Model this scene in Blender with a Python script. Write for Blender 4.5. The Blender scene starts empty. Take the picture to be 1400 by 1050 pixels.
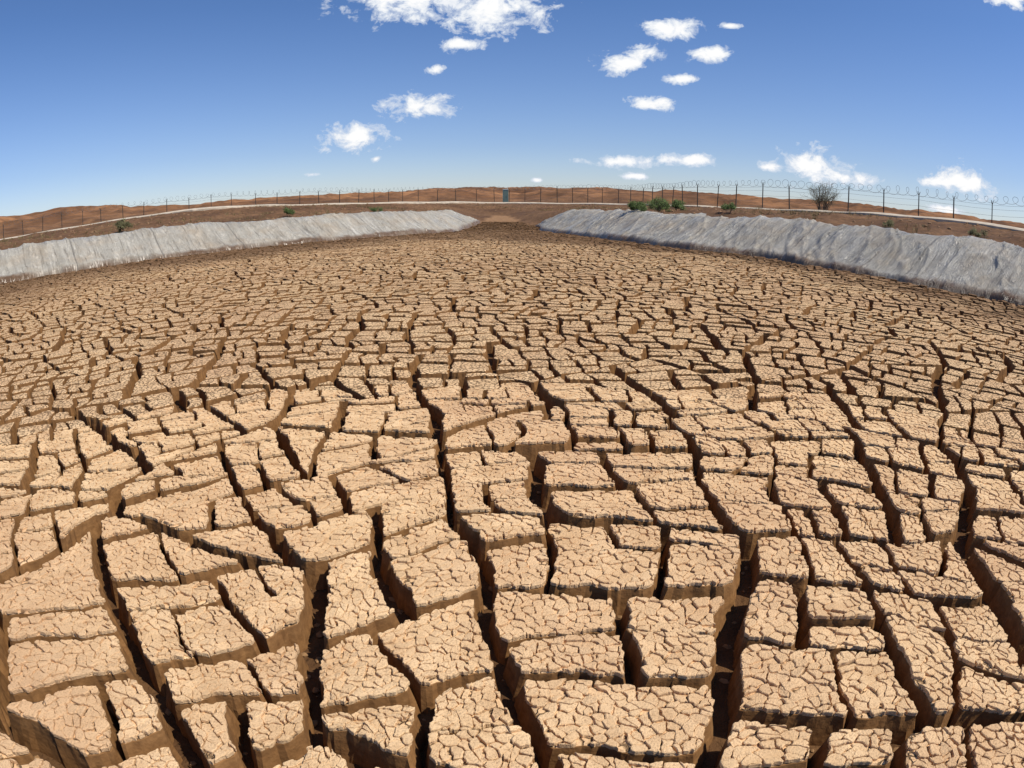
import bpy, math, random
import numpy as np
from mathutils import Vector, Matrix
random.seed(23); rng=np.random.default_rng(7)
scene=bpy.context.scene

# ------------------------------------------------------------------ noise
def h2(ix,iy,s):
    ix=ix.astype(np.int64).astype(np.uint32); iy=iy.astype(np.int64).astype(np.uint32)
    n=ix*np.uint32(374761393)+iy*np.uint32(668265263)+np.uint32((s*1442695041)&0xffffffff)
    n^=n>>np.uint32(13); n=n*np.uint32(1274126177); n^=n>>np.uint32(16)
    n=n*np.uint32(2246822519); n^=n>>np.uint32(15)
    return (n&np.uint32(0xffffff)).astype(np.float64)/16777215.
def vn(x,y,s=1):
    fx=np.floor(x);fy=np.floor(y);u=x-fx;v=y-fy
    u=u*u*(3-2*u);v=v*v*(3-2*v)
    a=h2(fx,fy,s);b=h2(fx+1,fy,s);c=h2(fx,fy+1,s);d=h2(fx+1,fy+1,s)
    return (a+(b-a)*u)*(1-v)+(c+(d-c)*u)*v
def fbm(x,y,s=1,o=4):
    t=0;a=.5;w=0
    for i in range(o):
        t=t+a*vn(x*2**i,y*2**i,s+i*17);w+=a;a*=.5
    return t/w
def sst(a,b,x):
    t=np.clip((x-a)/(b-a),0,1);return t*t*(3-2*t)

# ------------------------------------------------------------------ outlines
def catmull(P,step=1.2):
    out=[];n=len(P)
    for i in range(n-1):
        p0=P[max(i-1,0)];p1=P[i];p2=P[i+1];p3=P[min(i+2,n-1)]
        k=max(2,int(np.linalg.norm(p2-p1)/step))
        for j in range(k):
            t=j/k
            out.append(.5*((2*p1)+(-p0+p2)*t+(2*p0-5*p1+4*p2-p3)*t*t+(-p0+3*p1-3*p2+p3)*t**3))
    out.append(P[-1]);return np.array(out)
LEFT=[(-40,-30),(-38.5,-8),(-34,13),(-26.1,25.6),(-15.4,37.4),(-5.8,50.0),(-4.0,58),(-2.9,66),(-2.2,75)]
RIGHT=[(-0.6,75),(0.9,66),(2.5,58),(2.6,53),(7.4,33.4),(10.8,27.2),(12.9,20.5),(15.4,15),(17.6,8),(19,-6),(19.5,-30)]
LC=catmull(np.array(LEFT,float),1.8);RC=catmull(np.array(RIGHT,float),1.8)
MUD=np.vstack([LC,RC])
PATH3=np.array([(-88,-40,2.8),(-80,30,2.8),(-53,53,2.85),(-26.3,50.5,2.93),(-19.8,67,2.83),(-1,90,2.67),(14.9,78,2.6),(22,50,2.55),(21.5,28.3,2.6),(23.4,23.2,2.6),(26,8,2.6),(27,-40,2.6)],float)
PATHC=catmull(PATH3,3.5)
def polydist(x,y,P,closed=True,Z=None):
    n=len(P);best=np.full(x.shape,1e18);ins=np.zeros(x.shape,bool);zz=np.zeros(x.shape)
    for i in range(n if closed else n-1):
        a=P[i];b=P[(i+1)%n];dx=b[0]-a[0];dy=b[1]-a[1];L=dx*dx+dy*dy+1e-12
        t=np.clip(((x-a[0])*dx+(y-a[1])*dy)/L,0,1)
        d=(x-a[0]-t*dx)**2+(y-a[1]-t*dy)**2
        m=d<best;best=np.where(m,d,best)
        if Z is not None: zz=np.where(m,Z[i]+(Z[(i+1)%n]-Z[i])*t,zz)
        if abs(dy)>1e-9:
            c=((a[1]>y)!=(b[1]>y))&(x<dx*(y-a[1])/dy+a[0]);ins^=c
    r=np.sqrt(best);r=np.where(ins,-r,r)
    return (r,zz) if Z is not None else r
RAMPY=55.;RAMPS=.055
def height(x,y,full=False):
    d=polydist(x,y,MUD)
    sp,zp=polydist(x,y,PATHC[:,:2],True,PATHC[:,2])
    b=np.clip(RAMPS*np.maximum(y-RAMPY,0),0,2.3)*np.clip(1-np.maximum(d-6,0)/10,0,1)
    pit=sst(0.0,0.7,-d)*(1-sst(64,67,y))*(1-sst(30,34,-y))
    zin=b-.17*pit+.06*(fbm(x*1.5,y*1.5,3)-.5)
    top=np.maximum(1.55+.3*(fbm(x*.12,y*.12,31)-.5),b+.1)
    up=np.clip(d/2.9,0,1);up=up*.6+.4*up*up*(3-2*up)
    dp=np.maximum(-sp,0);d2=np.maximum(d-2.9,0)
    t=np.where(sp<0,d2/(d2+dp+1e-6),1.)
    zout=b+(top-b)*up+(zp-top)*t*np.where(d>2.9,1,0)
    zout=zout+(fbm(x*.35,y*.35,5)-.5)*.6*sst(2.5,6,d)*sst(.5,4,np.abs(sp))+(fbm(x*1.6,y*1.6,6)-.5)*.2*sst(3,4,d)
    so=np.maximum(sp,0)
    zout=zout+.012*np.minimum(so,60)
    r=np.hypot(x,y);az=np.arctan2(x,y)
    A=3.0+4.0*sst(.3,.95,np.abs(az))+1.0*np.sin(az*5+1.)
    ridge=A*sst(105,190,r+40*(fbm(x*.012,y*.012,9)-.5))*(1-.75*sst(260,900,r))
    n1=fbm(x*.03,y*.03,11,5);n2=1-np.abs(2*fbm(x*.06,y*.06,13,3)-1)
    hill=ridge*(.5+.9*n1)+sst(80,150,r)*(n2-.5)*3.2*(1-sst(300,700,r))
    zout=zout+hill*sst(5,40,so)
    z=np.where(d<0,zin,zout)
    z=z-.14*sst(-.3,.15,d)*(1-sst(2.6,3.0,d))*(1-sst(60,64,y))
    if full: return z,d,sp,sst(90,160,r)*sst(5,40,so),pit
    return z

# ------------------------------------------------------------------ material helpers
def mat(name):
    m=bpy.data.materials.new(name);m.use_nodes=True
    nt=m.node_tree;b=nt.nodes["Principled BSDF"];b.inputs["Roughness"].default_value=.9
    b.inputs["Specular IOR Level"].default_value=.12
    return m,nt,b
def N(nt,t,**k):
    n=nt.nodes.new(t)
    for a,v in k.items(): setattr(n,a,v)
    return n
def noise(nt,vec,scale,detail=4,rough=.55,dist=0):
    n=N(nt,"ShaderNodeTexNoise");n.inputs["Scale"].default_value=scale;n.inputs["Detail"].default_value=detail
    n.inputs["Roughness"].default_value=rough;n.inputs["Distortion"].default_value=dist
    nt.links.new(vec,n.inputs["Vector"]);return n.outputs[0]
def ramp(nt,f,stops):
    r=N(nt,"ShaderNodeValToRGB");e=r.color_ramp.elements
    while len(e)<len(stops): e.new(.5)
    for q,(p,c) in zip(e,stops):
        q.position=p;q.color=(c,c,c,1) if not hasattr(c,'__len__') else (*c,1)
    nt.links.new(f,r.inputs[0]);return r.outputs[0]
def mix(nt,f,a,b,mode='MIX'):
    n=N(nt,"ShaderNodeMix",data_type='RGBA',blend_type=mode)
    for s,v in ((n.inputs[0],f),(n.inputs[6],a),(n.inputs[7],b)):
        if isinstance(v,(int,float)): s.default_value=v if s.type=='VALUE' else (v,v,v,1)
        elif isinstance(v,tuple): s.default_value=(*v,1)
        else: nt.links.new(v,s)
    return n.outputs[2]
def math_(nt,op,a,b=None,clamp=False):
    n=N(nt,"ShaderNodeMath",operation=op,use_clamp=clamp)
    for s,v in zip(n.inputs,(a,b)):
        if v is None: continue
        if isinstance(v,(int,float)): s.default_value=v
        else: nt.links.new(v,s)
    return n.outputs[0]
def bump(nt,b,h,st=.5,dist=.01,prev=None):
    n=N(nt,"ShaderNodeBump");n.inputs["Strength"].default_value=st;n.inputs["Distance"].default_value=dist
    nt.links.new(h,n.inputs["Height"])
    if prev: nt.links.new(prev,n.inputs["Normal"])
    nt.links.new(n.outputs[0],b.inputs["Normal"]);return n.outputs[0]
def pos(nt): return N(nt,"ShaderNodeNewGeometry").outputs["Position"]
def attr(nt,name): return N(nt,"ShaderNodeAttribute",attribute_name=name).outputs["Fac"]

DRYA=(.84,.585,.33);DRYB=(.63,.405,.21);WET=(.17,.09,.043)
def mud_top(name,cracks):
    m,nt,b=mat(name);p=pos(nt)
    big=noise(nt,p,.35,3);mid=noise(nt,p,5,4,.6);fine=noise(nt,p,110,3,.75);loc=noise(nt,p,1.3,2,.5)
    c=mix(nt,ramp(nt,mid,[(.3,0),(.7,1)]),DRYB,DRYA)
    c=mix(nt,ramp(nt,big,[(.42,0),(.62,.35)]),c,(.55,.31,.17))
    c=mix(nt,ramp(nt,loc,[(.5,0),(.68,.35)]),c,(.54,.32,.17))
    c=mix(nt,ramp(nt,fine,[(.3,.7),(.5,0)]),c,(.29,.16,.08))
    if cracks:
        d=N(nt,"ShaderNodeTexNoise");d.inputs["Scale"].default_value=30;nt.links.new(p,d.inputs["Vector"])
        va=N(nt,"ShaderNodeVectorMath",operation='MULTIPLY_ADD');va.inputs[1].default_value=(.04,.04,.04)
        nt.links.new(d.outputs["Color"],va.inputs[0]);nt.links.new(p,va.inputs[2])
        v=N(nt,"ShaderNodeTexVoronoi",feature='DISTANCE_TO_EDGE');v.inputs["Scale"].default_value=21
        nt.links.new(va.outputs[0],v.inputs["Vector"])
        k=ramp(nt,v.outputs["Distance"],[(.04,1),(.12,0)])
        c=mix(nt,math_(nt,'MULTIPLY',k,.8),c,(.11,.058,.026))  # crack lines darkened in the base colour to mimic occlusion in the gaps
        bump(nt,b,ramp(nt,v.outputs["Distance"],[(0,0),(.12,1)]),.8,.012,bump(nt,b,fine,.6,.004))
    else:
        bump(nt,b,fine,1.,.007,bump(nt,b,mid,.4,.01))
    c=mix(nt,attr(nt,"wet"),c,WET)
    nt.links.new(c,b.inputs["Base Color"]);return m
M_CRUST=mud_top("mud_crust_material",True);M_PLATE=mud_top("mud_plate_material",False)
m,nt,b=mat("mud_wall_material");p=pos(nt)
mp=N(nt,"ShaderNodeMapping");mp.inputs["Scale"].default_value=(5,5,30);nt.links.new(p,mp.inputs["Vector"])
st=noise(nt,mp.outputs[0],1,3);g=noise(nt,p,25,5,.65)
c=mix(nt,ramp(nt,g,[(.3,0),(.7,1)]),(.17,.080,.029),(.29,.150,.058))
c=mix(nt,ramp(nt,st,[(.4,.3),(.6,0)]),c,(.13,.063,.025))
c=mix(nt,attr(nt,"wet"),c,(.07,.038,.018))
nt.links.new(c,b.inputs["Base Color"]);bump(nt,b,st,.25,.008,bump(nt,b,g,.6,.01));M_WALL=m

# ------------------------------------------------------------------ mesh builder
class MB:
    def __init__(s): s.v=[];s.loops=[];s.tot=[];s.mat=[];s.n=0;s.a=[]
    def add(s,V,faces_flat,tots,mats,a=0.):
        s.v.append(V);s.loops.append(np.asarray(faces_flat)+s.n);s.tot.append(np.asarray(tots));s.mat.append(np.asarray(mats))
        s.a.append(np.full(len(V),a));s.n+=len(V)
def mkmesh(name,V,L,T,mats,Mi=None,attrname=None,av=None,smooth=False):
    me=bpy.data.meshes.new(name)
    me.vertices.add(len(V));me.vertices.foreach_set("co",np.asarray(V,dtype=np.float32).ravel())
    me.loops.add(len(L));me.loops.foreach_set("vertex_index",L)
    me.polygons.add(len(T));st=np.concatenate([[0],np.cumsum(T)[:-1]]).astype(np.int32)
    me.polygons.foreach_set("loop_start",st)
    if Mi is not None: me.polygons.foreach_set("material_index",Mi)
    me.polygons.foreach_set("use_smooth",np.full(len(T),smooth,dtype=bool))
    me.update(calc_edges=True)
    if attrname:
        at=me.attributes.new(attrname,'FLOAT','POINT');at.data.foreach_set("value",np.asarray(av,dtype=np.float32))
    for q in mats: me.materials.append(q)
    o=bpy.data.objects.new(name,me);scene.collection.objects.link(o);return o

# ------------------------------------------------------------------ convex polygon cutting
def cut(P,H,q,nx,ny,w):
    n=len(P);s=[(p[0]-q[0])*nx+(p[1]-q[1])*ny for p in P]
    A=[];HA=[];B=[];HB=[]
    for i in range(n):
        j=(i+1)%n;si=s[i];sj=s[j];p=P[i];r=P[j];h=H[i]
        if si>=0:
            A.append(p);HA.append(h)
        else:
            B.append(p);HB.append(h)
        if (si>=0)!=(sj>=0):
            t=si/(si-sj);c=(p[0]+(r[0]-p[0])*t,p[1]+(r[1]-p[1])*t)
            if si>=0: A.append(c);HA.append(w);B.append(c);HB.append(h)
            else: B.append(c);HB.append(w);A.append(c);HA.append(h)
    return (A,HA),(B,HB)
def area(P):
    a=0
    for i in range(len(P)):
        x0,y0=P[i-1];x1,y1=P[i];a+=x0*y1-x1*y0
    return abs(a)/2
def clip(P,qx,qy,nx,ny):
    s=[(p[0]-qx)*nx+(p[1]-qy)*ny for p in P]
    if min(s)>=0: return P
    out=[];n=len(P)
    for i in range(n):
        j=(i+1)%n;a=s[i];b=s[j]
        if a>=0: out.append(P[i])
        if (a>=0)!=(b>=0):
            t=a/(a-b);out.append((P[i][0]+(P[j][0]-P[i][0])*t,P[i][1]+(P[j][1]-P[i][1])*t))
    return out
def inset(P,H,sgn):
    out=P
    for i in range(len(P)):
        a=P[i];b=P[(i+1)%len(P)];dx=b[0]-a[0];dy=b[1]-a[1];L=math.hypot(dx,dy)
        if L<1e-6: continue
        nx=-dy/L*sgn;ny=dx/L*sgn;h=H[i]
        out=clip(out,a[0]+nx*h,a[1]+ny*h,nx,ny)
        if len(out)<3: return None
    return out
def round_c(P,c):
    out=[];n=len(P)
    for i in range(n):
        a=P[i-1];p=P[i];b=P[(i+1)%n]
        la=math.hypot(a[0]-p[0],a[1]-p[1]);lb=math.hypot(b[0]-p[0],b[1]-p[1])
        if la<1e-6 or lb<1e-6: continue
        ta=min(.3,c/la);tb=min(.3,c/lb)
        out.append((p[0]+(a[0]-p[0])*ta,p[1]+(a[1]-p[1])*ta));out.append((p[0]+(b[0]-p[0])*tb,p[1]+(b[1]-p[1])*tb))
    return out
def resample(P,sp):
    out=[];n=len(P)
    for i in range(n):
        a=P[i];b=P[(i+1)%n];L=math.hypot(b[0]-a[0],b[1]-a[1]);k=max(1,int(L/sp+.5))
        for j in range(k): out.append((a[0]+(b[0]-a[0])*j/k,a[1]+(b[1]-a[1])*j/k))
    return out
def longaxis(P):
    xs=[p[0] for p in P];ys=[p[1] for p in P];n=len(P);cx=sum(xs)/n;cy=sum(ys)/n
    sxx=sum((x-cx)**2 for x in xs);syy=sum((y-cy)**2 for y in ys);sxy=sum((x-cx)*(y-cy) for x,y in P)
    return cx,cy,.5*math.atan2(2*sxy,sxx-syy)
def field(x,y):
    # cracks follow rings and spokes round the low point of the basin floor
    return math.atan2(y+.6,x-.05)+.11*math.sin(x*.5+.8)+.10*math.sin(y*.43+x*.2)+.10*math.sin(x*1.1+y*.9)
def subdivide(P,H,widths,ang):
    stack=[(P,H,0)];res=[]
    while stack:
        P,H,l=stack.pop()
        if len(P)<3: continue
        A=area(P);cx,cy,th=longaxis(P)
        r=math.hypot(cx,cy);target=.165-.080*min(1,max(0,(r-2.2)/6))
        if A<target*random.uniform(.65,1.9): res.append((P,H));continue
        R=math.sqrt(A)
        f=field(cx,cy);k=round((th-f)/(math.pi/2));g=f+k*math.pi/2
        th=th+(g-th)*.88+random.gauss(0,ang);o=random.uniform(-.17,.17)*R
        nx=math.cos(th);ny=math.sin(th)
        w=widths[min(l,len(widths)-1)]*random.uniform(.5,1.45)
        a,b=cut(P,H,(cx+nx*o,cy+ny*o),nx,ny,w)
        stack.append((*a,l+1));stack.append((*b,l+1))
    return res
def warp(x,y,fine=1.):
    dx=.38*(fbm(x/1.4,y/1.4,101,2)-.5)+.075*(vn(x/.28,y/.28,103)-.5)+.026*(vn(x/.09,y/.09,107)-.5)
    dy=.38*(fbm(x/1.4,y/1.4,201,2)-.5)+.075*(vn(x/.28,y/.28,203)-.5)+.026*(vn(x/.09,y/.09,207)-.5)
    f=fine*.024
    dx=dx+f*(fbm(x/.026,y/.026,105,2)-.5);dy=dy+f*(fbm(x/.026,y/.026,205,2)-.5)
    return x+dx,y+dy

# ------------------------------------------------------------------ coarse cells over the basin
# seeds lie on staggered rings so that the primary cracks form arcs and spokes
blocks=[]
RS=1.9;ring_seeds=[];k=0;r_=1.1
ox,oy=.05,-.6
while r_<66:
    n=max(5,int(2*math.pi*r_/ (RS*1.0)));ph=random.uniform(0,6.28)
    for i in range(n):
        a=ph+2*math.pi*(i+random.uniform(-.3,.3))/n;rr=r_+random.uniform(-.26,.26)*RS
        ring_seeds.append((ox+rr*math.cos(a),oy+rr*math.sin(a)))
    r_+=RS*.92
ring_seeds.append((ox+.2,oy-.1))
RSd=np.array([s for s in ring_seeds if -42<s[0]<22 and -6<s[1]<68])
dd=polydist(RSd[:,0],RSd[:,1],MUD);RSd=RSd[dd<3.5];dd=dd[dd<3.5]
for idx in range(len(RSd)):
    if dd[idx]>1.8 or RSd[idx,1]<-4: continue
    s0=RSd[idx];dv=RSd-s0;dist=np.hypot(dv[:,0],dv[:,1]);near_=np.argsort(dist)[1:26]
    P=[(s0[0]-3,s0[1]-3),(s0[0]+3,s0[1]-3),(s0[0]+3,s0[1]+3),(s0[0]-3,s0[1]+3)];H=[.0]*4
    for q in near_:
        s1=RSd[q];L=dist[q]
        if L>7: continue
        hw=.032+.034*((min(idx,int(q))*31+max(idx,int(q))*17)%100)/100
        (A,HA),_=cut(P,H,((s0[0]+s1[0])/2,(s0[1]+s1[1])/2),(s0[0]-s1[0])/L,(s0[1]-s1[1])/L,hw)
        if len(A)>=3: P,H=A,HA
    P=[(float(a),float(b)) for a,b in P]
    blocks+=subdivide(P,H,[.046,.040,.034,.027,.021,.018],.11)
bc=np.array([(sum(p[0] for p in P)/len(P),sum(p[1] for p in P)/len(P)) for P,H in blocks])
bd=polydist(bc[:,0],bc[:,1],MUD)
wn=fbm(bc[:,0]*.25,bc[:,1]*.25,41)
wwid=6+12*np.maximum(np.clip((-2-bc[:,0])/12,0,1),np.clip((bc[:,1]-26)/14,0,1))
bwet=np.clip(.85*(1-sst(.15,1.0,(-bd+9*(wn-.5))/wwid)),0,1)

mbB=MB();mbP=MB()
def addrings(mb,rings,zs,mats,topmat,a,tf):
    n=len(rings[0]);V=np.empty((n*len(rings),3))
    for k,(R,z) in enumerate(zip(rings,zs)):
        V[k*n:(k+1)*n,:2]=R;V[k*n:(k+1)*n,2]=z
    V[:,2]+=tf[0]+tf[1]*(V[:,0]-tf[3])+tf[2]*(V[:,1]-tf[4])
    idx=np.arange(n);nx=(idx+1)%n;F=[];m_=[]
    for k in range(len(rings)-1):
        F.append(np.stack([k*n+idx,k*n+nx,(k+1)*n+nx,(k+1)*n+idx],1).ravel());m_+=[mats[k]]*n
    tots=[4]*(n*(len(rings)-1))
    F.append((len(rings)-1)*n+idx);tots.append(n);m_.append(topmat)
    mb.add(V,np.concatenate(F),tots,m_,a)
# crust plate cells (small polygonal mud curls)
PS=.044;ps={};pcells={}
def pseed(i,j):
    k=(i,j)
    if k not in ps: ps[k]=((i+random.uniform(.0,1.))*PS,(j+random.uniform(.0,1.))*PS)
    return ps[k]
def pcell(i,j):
    k=(i,j)
    if k in pcells: return pcells[k]
    x0,y0=pseed(i,j);P=[(x0-.09,y0-.09),(x0+.09,y0-.09),(x0+.09,y0+.09),(x0-.09,y0+.09)]
    for a in (0,-1,1,-2,2):
        for c_ in (0,-1,1,-2,2):
            if a==0 and c_==0: continue
            x1,y1=pseed(i+a,j+c_);dx=x0-x1;dy=y0-y1;L=math.hypot(dx,dy)
            if L*.5>.10 or L<1e-4: continue
            q=abs(math.sin((2*i+a)*127.1+(2*j+c_)*311.7)*43758.5453)%1
            hw=.0003 if q<.36 else (.0010+.0042*(q-.2))
            P=clip(P,(x0+x1)/2+dx/L*hw,(y0+y1)/2+dy/L*hw,dx/L,dy/L)
            if len(P)<3: break
        if len(P)<3: break
    pcells[k]=P;return P
NEAR=6.0
for (P,H),(cx,cy),d,wt in zip(blocks,bc,bd,bwet):
    if d>-.25 or cy>65: continue
    r=math.hypot(cx,cy)
    sa=sum(P[i-1][0]*P[i][1]-P[i][0]*P[i-1][1] for i in range(len(P)))
    if sa<0: P=P[::-1];H=H[::-1];H=H[1:]+H[:1]
    Q=inset(P,H,1)
    if not Q or area(Q)<.004: continue
    near=r<NEAR and cy>-1.0
    Q=round_c(Q,.016)
    sp=.024 if r<8 else (.05 if r<14 else (.11 if r<26 else .22))
    S=np.array(resample(Q,sp));c0=S.mean(0);R=math.sqrt(area(Q)/3.14)
    rz=RAMPS*max(cy-RAMPY,0)
    tf=(rz+random.gauss(0,.009)-.02*random.random()**4,random.gauss(0,.018),random.gauss(0,.018),c0[0],c0[1])
    if d>-3: tf=(tf[0]+random.gauss(0,.012),tf[1]*2.2,tf[2]*2.2,c0[0],c0[1])
    zt=-.012 if near else 0.
    rings=[c0+(S-c0)*(1+.030/R),c0+(S-c0)*(1+.010/R),S,c0+(S-c0)*(1-.003/R),c0+(S-c0)*(1-.012/R)]
    zs=[-.20,-.085,-.020,zt-.005,zt]
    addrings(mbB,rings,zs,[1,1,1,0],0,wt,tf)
    if near:
        xs=[p[0] for p in Q];ys=[p[1] for p in Q]
        QE=[]
        for i in range(len(Q)):
            a=Q[i];b=Q[(i+1)%len(Q)];dx=b[0]-a[0];dy=b[1]-a[1];L=math.hypot(dx,dy)
            if L>1e-5: QE.append((a[0],a[1],-dy/L,dx/L))
        fsp=.009 if r<4 else .018
        for i in range(int(math.floor(min(xs)/PS))-1,int(max(xs)/PS)+2):
            for j in range(int(math.floor(min(ys)/PS))-1,int(max(ys)/PS)+2):
                sx,sy=pseed(i,j)
                md=min((sx-e[0])*e[2]+(sy-e[1])*e[3] for e in QE)
                if md<-.06: continue
                if md<.03 and random.random()<.06: continue
                Z=pcell(i,j)
                if len(Z)<3: continue
                if md<.09:
                    for e in QE:
                        Z=clip(Z,*e)
                        if len(Z)<3: break
                if len(Z)<3 or area(Z)<.00008: continue
                Z=round_c(Z,.003);s2=np.array(resample(Z,fsp));s2=s2+rng.normal(0,.0011,s2.shape);c1=s2.mean(0);R2=math.sqrt(area(Z)/3.14)
                er=.005*max(0,1-max(md,0)/.09)
                t2=(tf[0]+er+random.gauss(0,.0020)-.006*random.random()**4+tf[1]*(c1[0]-c0[0])+tf[2]*(c1[1]-c0[1]),tf[1]+random.gauss(0,.06),tf[2]+random.gauss(0,.06),c1[0],c1[1])
                k=min(.3,.0024/R2)
                addrings(mbP,[s2,s2,c1+(s2-c1)*(1-k)],[-.018,-.0028,0],[0,0],0,wt,t2)
def finish(mb,name,mats):
    V=np.vstack(mb.v);x,y=warp(V[:,0],V[:,1])
    V[:,0]=x;V[:,1]=y;V[:,2]+=.07*(fbm(x/2.5,y/2.5,77,2)-.5)
    return mkmesh(name,V,np.concatenate(mb.loops).astype(np.int32),np.concatenate(mb.tot).astype(np.int32),mats,np.concatenate(mb.mat).astype(np.int32),"wet",np.concatenate(mb.a))
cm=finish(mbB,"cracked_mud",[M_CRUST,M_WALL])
pl=finish(mbP,"crust_plates",[M_PLATE]);pl.parent=cm

# ------------------------------------------------------------------ ground sheet
def axis(lo,hi,core0,core1,s0):
    a=list(np.arange(core0,core1,s0));x=core1;s=s0
    while x<hi:
        a.append(x);s=s*(1.014 if x<250 else 1.06);x+=s
    a.append(hi);x=core0;s=s0;bfr=[]
    while True:
        s=s*(1.014 if x>-250 else 1.06);x-=s
        if x<lo: break
        bfr.append(x)
    bfr.append(lo);return np.array(bfr[::-1]+a)
X=axis(-5000,5000,-50,32,.5);Y=axis(-3000,5000,0,92,.5)
gx,gy=np.meshgrid(X,Y);fx=gx.ravel();fy=gy.ravel()
gz,gd,gs,gh,gp=height(fx,fy,True)
nx_,ny_=len(X),len(Y);ii=np.arange(nx_*ny_).reshape(ny_,nx_)
F=np.stack([ii[:-1,:-1],ii[:-1,1:],ii[1:,1:],ii[1:,:-1]],-1).reshape(-1,4)
m,nt,b=mat("soil_material");p=pos(nt)
n1=noise(nt,p,.25,6,.6);n2=noise(nt,p,3,6,.65);n3=noise(nt,p,.04,5,.6)
c=mix(nt,ramp(nt,n1,[(.35,0),(.65,1)]),(.11,.056,.029),(.23,.125,.062))
c=mix(nt,ramp(nt,n2,[(.38,.7),(.58,0)]),c,(.065,.038,.021))
hc=mix(nt,ramp(nt,n3,[(.38,0),(.62,1)]),(.13,.058,.027),(.34,.165,.074))
hc=mix(nt,ramp(nt,n1,[(.4,.7),(.58,0)]),hc,(.085,.045,.024))
c=mix(nt,attr(nt,"hill"),c,hc)
fl=mix(nt,ramp(nt,n2,[(.3,0),(.7,1)]),(.075,.037,.016),(.14,.072,.03))
c=mix(nt,attr(nt,"pit"),c,fl)
rp=mix(nt,ramp(nt,n2,[(.3,0),(.7,1)]),(.20,.11,.055),(.33,.19,.095))
c=mix(nt,attr(nt,"rampz"),c,rp)
nt.links.new(c,b.inputs["Base Color"]);bump(nt,b,n2,.8,.12)
gr=mkmesh("ground",np.stack([fx,fy,gz],1),F.ravel().astype(np.int32),np.full(len(F),4,np.int32),[m],None,"hill",gh,True)
for nm,vals in (("pit",gp),("rampz",(gd<0)*sst(63,67,fy)*1.)):
    at=gr.data.attributes.new(nm,'FLOAT','POINT');at.data.foreach_set("value",vals.astype(np.float32))

# ------------------------------------------------------------------ liner
m,nt,b=mat("geomembrane_material")
uv=N(nt,"ShaderNodeUVMap").outputs[0]
def mapped(sc):
    q=N(nt,"ShaderNodeMapping");q.inputs["Scale"].default_value=sc;nt.links.new(uv,q.inputs["Vector"]);return q.outputs[0]
a1=noise(nt,mapped((1.6,.30,1)),1,6,.65,.4);a2=noise(nt,mapped((.5,.9,1)),1,5,.6);a3=noise(nt,mapped((4,2.0,1)),1,5,.65,1.2)
a4=noise(nt,mapped((6,.5,1)),1,4,.7)
c=mix(nt,ramp(nt,a1,[(.32,0),(.68,1)]),(.31,.283,.232),(.52,.485,.41))
c=mix(nt,ramp(nt,a2,[(.45,0),(.7,.6)]),c,(.36,.275,.185))
c=mix(nt,ramp(nt,a3,[(.32,.5),(.44,0)]),c,(.17,.145,.115))
c=mix(nt,ramp(nt,a4,[(.34,.75),(.46,0)]),c,(.16,.135,.105))
sv=N(nt,"ShaderNodeSeparateXYZ");nt.links.new(uv,sv.inputs[0])
lowd=math_(nt,'SUBTRACT',ramp(nt,sv.outputs[1],[(0,1),(.5,0)]),math_(nt,'MULTIPLY',a2,.9),True)
c=mix(nt,math_(nt,'MULTIPLY',lowd,1.8,True),c,(.15,.09,.05))
seam=math_(nt,'FRACT',math_(nt,'MULTIPLY',sv.outputs[0],.19))
c=mix(nt,ramp(nt,seam,[(.0,.6),(.014,.6),(.018,0),(1,0)]),c,(.11,.10,.085))
nt.links.new(c,b.inputs["Base Color"]);b.inputs["Specular IOR Level"].default_value=.4
nt.links.new(ramp(nt,a2,[(.4,.27),(.6,.52)]),b.inputs["Roughness"])
crk=math_(nt,'ABSOLUTE',math_(nt,'SUBTRACT',a3,.5))
bump(nt,b,ramp(nt,crk,[(0,1),(.07,0)]),.6,.06,bump(nt,b,a1,.5,.13));M_LIN=m
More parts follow.
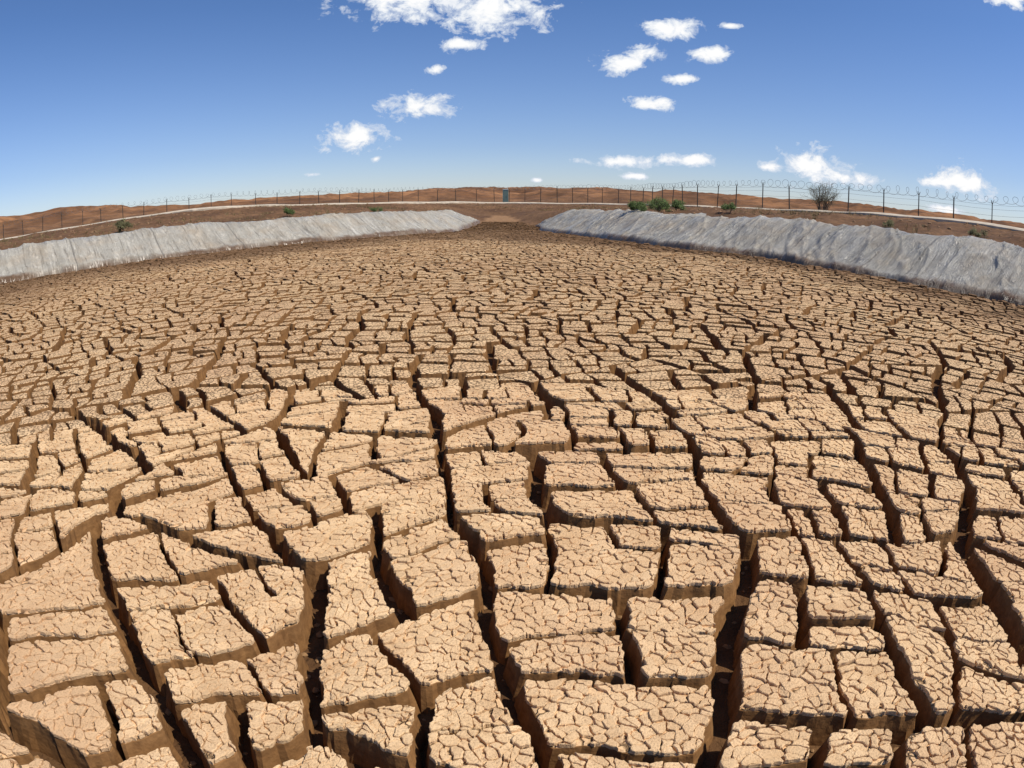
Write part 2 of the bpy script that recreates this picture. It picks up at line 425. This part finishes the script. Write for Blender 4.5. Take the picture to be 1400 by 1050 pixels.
def liner(poly,seedn,T1=3.5):
    seg=np.linalg.norm(np.diff(poly,axis=0),axis=1);S=np.concatenate([[0],np.cumsum(seg)])
    s=np.arange(0,S[-1],.07);x=np.interp(s,S,poly[:,0]);y=np.interp(s,S,poly[:,1])
    tx=np.gradient(x);ty=np.gradient(y)
    k=np.ones(57)/57
    tx=np.convolve(np.pad(tx,28,'edge'),k,'valid');ty=np.convolve(np.pad(ty,28,'edge'),k,'valid')
    L=np.hypot(tx,ty);nxx=-ty/L;nyy=tx/L
    nt_=52;t=np.linspace(0,1,nt_);SS,TT=np.meshgrid(s,t,indexing='ij')
    endw=sst(0,2.5,s)*sst(0,2.5,S[-1]-s)
    lo=-.15+.6*(fbm(s*.7,s*0,seedn)-.5)
    hi=(T1+1.8*(fbm(s*.25,s*0,seedn+3,4)-.5)+.2*(vn(s*2.1,s*0,seedn+5)-.5))*(.35+.65*endw)
    D=lo[:,None]+(hi-lo)[:,None]*TT
    px=x[:,None]+nxx[:,None]*D;py=y[:,None]+nyy[:,None]*D
    z=height(px.ravel(),py.ravel()).reshape(px.shape)
    under=.14*sst(-.3,.15,D)*(1-sst(2.6,3.0,D))
    fade=sst(0,.10,TT)*(1-.75*sst(.85,1,TT))
    sh=SS+TT*1.9+1.6*fbm(SS*.3,TT*2,seedn+9)
    sh2=SS-TT*1.2+1.2*fbm(SS*.5,TT*3,seedn+29)
    w=.36*(fbm(SS*.17,TT*1.2,seedn+11,2)-.35)
    w=w+.11*(fbm(sh*.9,TT*1.6,seedn+13,2)-.5)
    w=w+.085*(1-np.abs(2*fbm(sh*1.1,TT*1.3,seedn+15,2)-1))**9+.07*(1-np.abs(2*fbm(sh2*1.7,TT*2.6,seedn+19,2)-1))**10
    w=w+.04*(fbm(SS*2.6,TT*7,seedn+21,3)-.5)
    z=z+under+.03+fade*(w+.05)
    z=z-.16*(1-sst(0,.06,TT))
    lip=sst(.90,1,TT)*.30*(fbm(SS*.7,TT*0,seedn+17)-.6);z=z+lip
    V=np.stack([px.ravel(),py.ravel(),z.ravel()],1)
    ns=len(s);q=np.arange(ns*nt_).reshape(ns,nt_)
    F=np.stack([q[:-1,:-1],q[:-1,1:],q[1:,1:],q[1:,:-1]],-1).reshape(-1,4)[:,::-1]
    o=mkmesh("geomembrane_liner",V,F.ravel().astype(np.int32),np.full(len(F),4,np.int32),[M_LIN],None,None,None,True)
    u=o.data.uv_layers.new(name="UVMap");UVv=np.stack([SS.ravel(),D.ravel()],1)[F.ravel()]
    u.data.foreach_set("uv",UVv.astype(np.float32).ravel());return o
liner(LC[(LC[:,1]<64)],300)
liner(RC[(RC[:,1]<60)],400,3.6)

# ------------------------------------------------------------------ small helpers
def tube(V,F,a,b,r0,r1,k=4):
    a=Vector(a);b=Vector(b);d=(b-a);
    if d.length<1e-6: return
    q=d.to_track_quat('Z','Y');n=len(V)
    for p_,r in ((a,r0),(b,r1)):
        for i in range(k):
            t=2*math.pi*(i+.5)/k;V.append(p_+q@Vector((math.cos(t)*r,math.sin(t)*r,0)))
    for i in range(k): F.append((n+i,n+(i+1)%k,n+k+(i+1)%k,n+k+i))
    F.append(tuple(n+k+i for i in range(k)))
def box(V,F,c,s,rz=0):
    n=len(V);R=Matrix.Rotation(rz,3,'Z')
    for dx in (-1,1):
        for dy in (-1,1):
            for dz in (-1,1): V.append(Vector(c)+R@Vector((dx*s[0]/2,dy*s[1]/2,dz*s[2]/2)))
    for f in ((0,1,3,2),(4,6,7,5),(0,4,5,1),(2,3,7,6),(0,2,6,4),(1,5,7,3)): F.append(tuple(n+i for i in f))
def obj(name,V,F,mats,parent=None,mi=None):
    me=bpy.data.meshes.new(name);me.from_pydata([tuple(v) for v in V],[],F)
    for q in mats: me.materials.append(q)
    if mi: me.polygons.foreach_set("material_index",mi)
    me.update();o=bpy.data.objects.new(name,me);scene.collection.objects.link(o)
    if parent: o.parent=parent
    return o
def H1(x,y): return float(height(np.array([x],float),np.array([y],float))[0])
def simple(name,col,rough=.7,var=.3,scale=8,metal=0):
    m,nt,b=mat(name);n=noise(nt,pos(nt),scale,5,.6)
    nt.links.new(mix(nt,ramp(nt,n,[(.3,0),(.7,1)]),tuple(c*(1-var) for c in col),tuple(min(1,c*(1+var)) for c in col)),b.inputs["Base Color"])
    b.inputs["Roughness"].default_value=rough;b.inputs["Metallic"].default_value=metal;return m

# ------------------------------------------------------------------ concrete kerb line
M_CON=simple("concrete_material",(.50,.42,.32),.85,.3,1.5)
pc=PATHC[:,:2];seg=np.linalg.norm(np.diff(pc,axis=0),axis=1);S=np.concatenate([[0],np.cumsum(seg)])
s=np.arange(0,S[-1],.6);x=np.interp(s,S,pc[:,0]);y=np.interp(s,S,pc[:,1]);tx=np.gradient(x);ty=np.gradient(y);L=np.hypot(tx,ty)
nx=-ty/L;ny=tx/L;zc=np.interp(s,S,PATHC[:,2])
V=[];F=[]
for i in range(len(s)):
    wv=.03*math.sin(i*.37)+.03*math.sin(i*.11+1)
    for off,dz in ((-.5,-.3),(-.5,.03),(-.45,.05),(.45,.17),(.5,.15),(.5,-.3)):
        V.append((x[i]+nx[i]*off,y[i]+ny[i]*off,zc[i]+dz+wv))
    if i:
        a=(i-1)*6;c_=i*6
        for k in range(5): F.append((a+k,a+k+1,c_+k+1,c_+k))
obj("concrete_curb",V,F,[M_CON])

# ------------------------------------------------------------------ fence
FE=np.array([(-110,-30),(-92,45),(-67,67),(-49,73),(-37,82),(-23.5,91),(-13,104),(0,101),(14,84),(18.8,62),(27,46.5),(33,37.5),(37,25),(39,0),(40,-30)],float)
FC=catmull(FE,2.5);seg=np.linalg.norm(np.diff(FC,axis=0),axis=1);S=np.concatenate([[0],np.cumsum(seg)])
M_POST=simple("fence_post_material",(.07,.06,.05),.7,.3,5);M_WIRE=simple("wire_material",(.14,.145,.155),.5,.2,5,.2)
fe=bpy.data.objects.new("barbed_wire_fence",None);scene.collection.objects.link(fe)
V=[];F=[]
s=np.arange(0,S[-1],3.1)+rng.normal(0,.15,len(np.arange(0,S[-1],3.1)));x=np.interp(s,S,FC[:,0]);y=np.interp(s,S,FC[:,1]);z=height(x,y)
for xx,yy,zz in zip(x,y,z):
    lx=random.gauss(0,.06);ly=random.gauss(0,.06);t=(xx+lx,yy+ly,zz+2.05+random.gauss(0,.05))
    tube(V,F,(xx,yy,zz-.3),t,.055,.05,4);tube(V,F,t,(t[0]+.12,t[1],t[2]+.3),.03,.025,4);tube(V,F,t,(t[0]-.12,t[1],t[2]+.3),.03,.025,4)
obj("posts",V,F,[M_POST],fe)
V=[];F=[]
for h in (.35,.8,1.25,1.7,2.0):
    for i in range(len(x)-1):
        a=(x[i],y[i],z[i]+h);c_=(x[i+1],y[i+1],z[i+1]+h);mdl=((a[0]+c_[0])/2,(a[1]+c_[1])/2,(a[2]+c_[2])/2-.03)
        tube(V,F,a,mdl,.008,.008,3);tube(V,F,mdl,c_,.008,.008,3)
obj("strand_wires",V,F,[M_WIRE],fe)
V=[];F=[];zs=z;prev=None;total=S[-1];pit_=.85;nst=int(total/pit_*14)
ss=np.linspace(0,s[-1],nst);cx=np.interp(ss,S,FC[:,0]);cy=np.interp(ss,S,FC[:,1]);cz=np.interp(ss,s,zs)
for i in range(nst):
    ph=2*math.pi*i/14;tx_=cx[min(i+1,nst-1)]-cx[max(i-1,0)];ty_=cy[min(i+1,nst-1)]-cy[max(i-1,0)];L=math.hypot(tx_,ty_)+1e-9
    r=.30+.05*math.sin(i*.031)+.04*math.sin(i*.21)
    fwd=(.34+.12*math.sin(i*.017))*math.cos(ph)
    p_=(cx[i]-ty_/L*r*math.cos(ph)*.5+tx_/L*fwd,cy[i]+tx_/L*r*math.cos(ph)*.5+ty_/L*fwd,cz[i]+2.32+r*math.sin(ph)+.05*math.sin(i*.013))
    if prev: tube(V,F,prev,p_,.012,.012,3)
    prev=p_
obj("razor_wire_coil",V,F,[M_WIRE],fe)

# ------------------------------------------------------------------ teal booth near the fence
M_TEAL=simple("teal_plastic_material",(.20,.29,.26),.6,.25,2);M_WHT=simple("white_plastic_material",(.45,.47,.45),.5,.1,2);M_DK=simple("dark_trim_material",(.14,.20,.18),.6,.1,2)
pt=bpy.data.objects.new("portable_toilet",None);scene.collection.objects.link(pt)
bx,by=-.9,93.;bz=H1(bx,by)
V=[];F=[];box(V,F,(bx,by,bz+1.0),(.72,.8,1.85));
for dx in (-.35,.35):
    for dy in (-.39,.39): box(V,F,(bx+dx,by+dy,bz+1.0),(.09,.09,1.9))
obj("cabin",V,F,[M_TEAL],pt)
V=[];F=[];box(V,F,(bx,by,bz+.03),(.9,1.0,.12));box(V,F,(bx,by-.42,bz+.98),(.54,.05,1.6));box(V,F,(bx+.2,by-.46,bz+1.0),(.05,.04,.14));obj("door_and_skid",V,F,[M_DK],pt)
V=[];F=[];box(V,F,(bx,by,bz+1.99),(.84,.92,.07));box(V,F,(bx,by,bz+2.06),(.6,.7,.08));tube(V,F,(bx+.25,by+.3,bz+2.0),(bx+.25,by+.3,bz+2.3),.04,.04,8);obj("roof",V,F,[M_WHT],pt)

# ------------------------------------------------------------------ shrubs
M_LEAF=simple("leaf_material",(.085,.12,.04),.7,.5,3);M_LEAF2=simple("dry_leaf_material",(.15,.14,.07),.8,.4,3);M_TWIG=simple("twig_material",(.15,.12,.09),.85,.3,9)
def shrub(x,y,w,h,leafm,nleaf,ntw=60,name="shrub",leaf=.07):
    z=H1(x,y)-.03;V=[];F=[];mi=[];tips=[]
    def grow(p,d,L,r,lv):
        q=p+d*L;n0=len(F);tube(V,F,p,q,r,r*.6,3);mi.extend([0]*(len(F)-n0));tips.append((q,lv))
        if lv<=0: return
        for k in range(random.choice((2,3))):
            e=(d+Vector((random.gauss(0,.42),random.gauss(0,.42),random.gauss(.05,.3)))).normalized()
            grow(p+d*L*random.uniform(.55,1),e,L*random.uniform(.6,.85),r*.6,lv-1)
    nb=max(5,ntw//10)
    for i in range(nb):
        a=random.uniform(0,6.283);sp=random.uniform(.1,1.)
        d=Vector((math.cos(a)*sp*w/h*.55,math.sin(a)*sp*w/h*.55,1)).normalized()
        grow(Vector((x+math.cos(a)*.08*w,y+math.sin(a)*.08*w,z)),d,h*random.uniform(.26,.42),.010*h+.006,4 if ntw>100 else (3 if ntw>30 else 2))
    cand=[t for t,l in tips if l<=1]
    for i in range(nleaf):
        t=random.choice(cand)+Vector((random.gauss(0,.07),random.gauss(0,.07),random.gauss(0,.05)))*w*.6
        if t.z<z: t.z=z+.03
        a=Vector((random.gauss(0,1),random.gauss(0,1),random.gauss(0,1))).normalized();c_=a.orthogonal().normalized()
        l=leaf*random.uniform(.5,1.3);n=len(V);V.extend([t,t+a*l+c_*l*.35,t+a*l*1.9,t+a*l-c_*l*.35]);F.append((n,n+1,n+2,n+3));mi.append(1)
    return obj(name,V,F,[M_TWIG,leafm],None,mi)
shrub(25.0,49.0,3.3,2.6,M_LEAF2,2600,230,"bare_shrub",.045)
for a in [(8.2,42.5,1.6,1.0),(9.6,43.2,2.1,1.25),(11.2,43.6,1.6,1.0),(8.9,45,1.6,.9),(10.4,44.6,1.5,1.0)]: shrub(*a,M_LEAF,1800,70,"green_shrub",.065)
shrub(12.3,36.2,1.1,.9,M_LEAF,1300,50,"green_shrub",.055)
shrub(-15.7,44.6,1.3,.7,M_LEAF,1200,50,"green_shrub",.055);shrub(-10.4,50.5,1.4,.55,M_LEAF,900,40,"green_shrub",.05)
shrub(-24.6,36.8,1.7,1.0,M_LEAF2,2200,60,"dry_shrub",.06);shrub(18.0,20.8,1.3,.5,M_LEAF2,1800,40,"dry_shrub",.04);shrub(16.2,25.0,1.1,.4,M_LEAF2,1200,40,"dry_shrub",.04)

# dry grass mass on banks
M_GRASS=simple("dry_grass_material",(.20,.16,.075),.85,.4,2)
V=[];F=[]
cx=rng.uniform(-60,32,13000);cy=rng.uniform(8,92,13000);dM=polydist(cx,cy,MUD);dP=polydist(cx,cy,PATHC[:,:2]);cz=height(cx,cy);gn=vn(cx*.3,cy*.3,55)
for a,b_,c_,d1,d2,g_ in zip(cx,cy,cz,dM,dP,gn):
    if d1<3.6 or abs(d2)<.9 or d2>15 or g_<.5: continue
    hh=random.uniform(.08,.34)
    for k in range(12):
        t=random.uniform(0,6.283);r=random.uniform(0,.16);p0=Vector((a+math.cos(t)*r,b_+math.sin(t)*r,c_-.02));e=Vector((math.cos(t)*random.uniform(.2,.9),math.sin(t)*random.uniform(.2,.9),1)).normalized()*hh
        s_=Vector((-math.sin(t),math.cos(t),0))*.008;n=len(V);V.extend([p0-s_,p0+s_,p0+e]);F.append((n,n+1,n+2))
obj("dry_grass",V,F,[M_GRASS])

def clods(name,pts,mt):
    base=[(0,0,1),(.9,0,.3),(.28,.85,.3),(-.73,.53,.3),(-.73,-.53,.3),(.28,-.85,.3),(.6,.45,-.5),(-.3,.75,-.5),(-.8,0,-.5),(-.3,-.75,-.5),(.6,-.45,-.5)]
    fs=[(0,1,2),(0,2,3),(0,3,4),(0,4,5),(0,5,1),(1,6,2),(2,6,7),(2,7,3),(3,7,8),(3,8,4),(4,8,9),(4,9,5),(5,9,10),(5,10,1),(1,10,6)]
    V=[];F=[]
    for x,y,z,s_ in pts:
        n=len(V);rz=random.uniform(0,6.28);c_=math.cos(rz);q=math.sin(rz);sx=random.uniform(.7,1.4);sz=random.uniform(.4,.8)
        for a,b_,d in base:
            a=a*sx*random.uniform(.75,1.2);b_=b_*random.uniform(.75,1.2);V.append((x+s_*(a*c_-b_*q),y+s_*(a*q+b_*c_),z+s_*d*sz))
        F.extend([tuple(n+i for i in f) for f in fs])
    return obj(name,V,F,[mt])
pts=[]
for a,b_,c_,d1,d2 in zip(cx[::2],cy[::2],cz[::2],dM[::2],dP[::2]):
    if d1>3.4 and d2<12: pts.append((a,b_,c_,random.uniform(.03,.14)))
clods("stones",pts,simple("stone_material",(.25,.15,.085),.9,.3,4))
px=rng.uniform(-4.5,5,6000);py=rng.uniform(.4,6.5,6000);pz=height(px,py)
clods("mud_clods",[(a,b_,c_+.002,random.uniform(.004,.022)) for a,b_,c_ in zip(px,py,pz)],simple("clod_material",(.26,.15,.07),.95,.3,20))

# ------------------------------------------------------------------ sky with clouds
SUN_EL=math.radians(54);SUN_AZ=math.radians(108)
w=bpy.data.worlds.new("World");scene.world=w;w.use_nodes=True;nt=w.node_tree
bg=nt.nodes["Background"]
sky=N(nt,"ShaderNodeTexSky",sky_type='NISHITA',sun_disc=False,sun_elevation=SUN_EL,sun_rotation=SUN_AZ,air_density=1.0,dust_density=.6,ozone_density=2.5)
tc=N(nt,"ShaderNodeTexCoord").outputs["Generated"]
clouds=[(-6.9,19.4,8.0,2.4),(-1.6,18.0,4.2,2.3),(-4.4,14.9,2.2,.62),(-8.1,9.4,3.0,1.25),(-13.7,6.7,2.7,1.25),(-6.5,12.6,.8,.5),
(14.1,16.4,2.4,1.05),(11.3,14.3,1.8,.9),(9.4,13.2,1.9,.9),(16.9,14.3,1.9,.75),(14.9,12.0,1.6,.42),(12.0,9.7,2.1,.65),(9.1,4.5,2.8,.6),(15.6,4.9,2.7,.6),
(26.4,5.1,3.0,1.4),(29.0,4.3,2.7,.6),(22.3,4.7,1.3,.5),(39.6,5.1,2.9,1.2),(37.2,4.7,1.6,.5),(45.5,20.8,2.6,.9),(10.9,3.3,1.2,.3),(-11.7,4.8,.5,.28),(-17.4,3.7,.7,.24),(2.2,2.7,.5,.22),(37.9,2.6,2.0,.45),(19.2,16.9,.9,.28)]
field_=None
for az,el,a,b_ in clouds:
    az=math.radians(az);el=math.radians(el);C=Vector((math.sin(az)*math.cos(el),math.cos(az)*math.cos(el),math.sin(el)))
    R=Vector((math.cos(az),-math.sin(az),0));U=R.cross(C)
    Mx=Matrix((R,U,R.cross(U))).transposed()
    q=N(nt,"ShaderNodeMapping",vector_type='TEXTURE');q.inputs["Location"].default_value=C;q.inputs["Rotation"].default_value=Mx.to_euler('XYZ')
    q.inputs["Scale"].default_value=(math.radians(a),math.radians(b_),.3)
    nt.links.new(tc,q.inputs["Vector"])
    l=N(nt,"ShaderNodeVectorMath",operation='LENGTH');nt.links.new(q.outputs[0],l.inputs[0]);l=l.outputs["Value"]
    field_=l if field_ is None else math_(nt,'MINIMUM',field_,l)
stretch=N(nt,"ShaderNodeMapping");stretch.inputs["Scale"].default_value=(1,1,1.4);nt.links.new(tc,stretch.inputs["Vector"])
nz=noise(nt,stretch.outputs[0],29,8,.66,.3)
e=math_(nt,'SUBTRACT',1.10,field_)
e=math_(nt,'ADD',e,math_(nt,'MULTIPLY',math_(nt,'SUBTRACT',nz,.5),3.6))
dens=ramp(nt,e,[(.0,0),(.16,.35),(.55,1)])
sx=N(nt,"ShaderNodeSeparateXYZ");nt.links.new(tc,sx.inputs[0])
tint=ramp(nt,sx.outputs[2],[(0,(.80,.78,.88)),(.10,(.60,.64,.80)),(.32,(.42,.54,.74)),(1,(.36,.49,.66))])
skyc=mix(nt,1.0,sky.outputs[0],tint,'MULTIPLY')
skyc=mix(nt,1.0,skyc,(1.85,1.85,1.85),'MULTIPLY')
ccol=mix(nt,ramp(nt,e,[(.4,0),(.9,1)]),(8.2,8.9,10.0),(11.4,11.4,11.4))
nt.links.new(mix(nt,dens,skyc,ccol),bg.inputs["Color"]);bg.inputs["Strength"].default_value=.088

S_=Vector((math.sin(SUN_AZ)*math.cos(SUN_EL),math.cos(SUN_AZ)*math.cos(SUN_EL),math.sin(SUN_EL)))
l=bpy.data.lights.new("sun",'SUN');l.energy=5.0;l.angle=math.radians(.5);l.color=(1,.94,.83)
lo=bpy.data.objects.new("sun",l);lo.rotation_euler=S_.to_track_quat('Z','Y').to_euler();lo.location=(20,-10,40);scene.collection.objects.link(lo)

# ------------------------------------------------------------------ camera: fisheye action-camera lens
cd=bpy.data.cameras.new("camera");co=bpy.data.objects.new("camera",cd);scene.collection.objects.link(co)
co.location=(0,0,1.6);co.rotation_euler=(math.radians(90-15.1),0,0)
cd.type='PANO';cd.lens=10.5;cd.sensor_width=16.336;cd.clip_start=.05;cd.clip_end=20000
scene.camera=co
scene.view_settings.view_transform='Standard';scene.view_settings.look='None';scene.view_settings.exposure=0
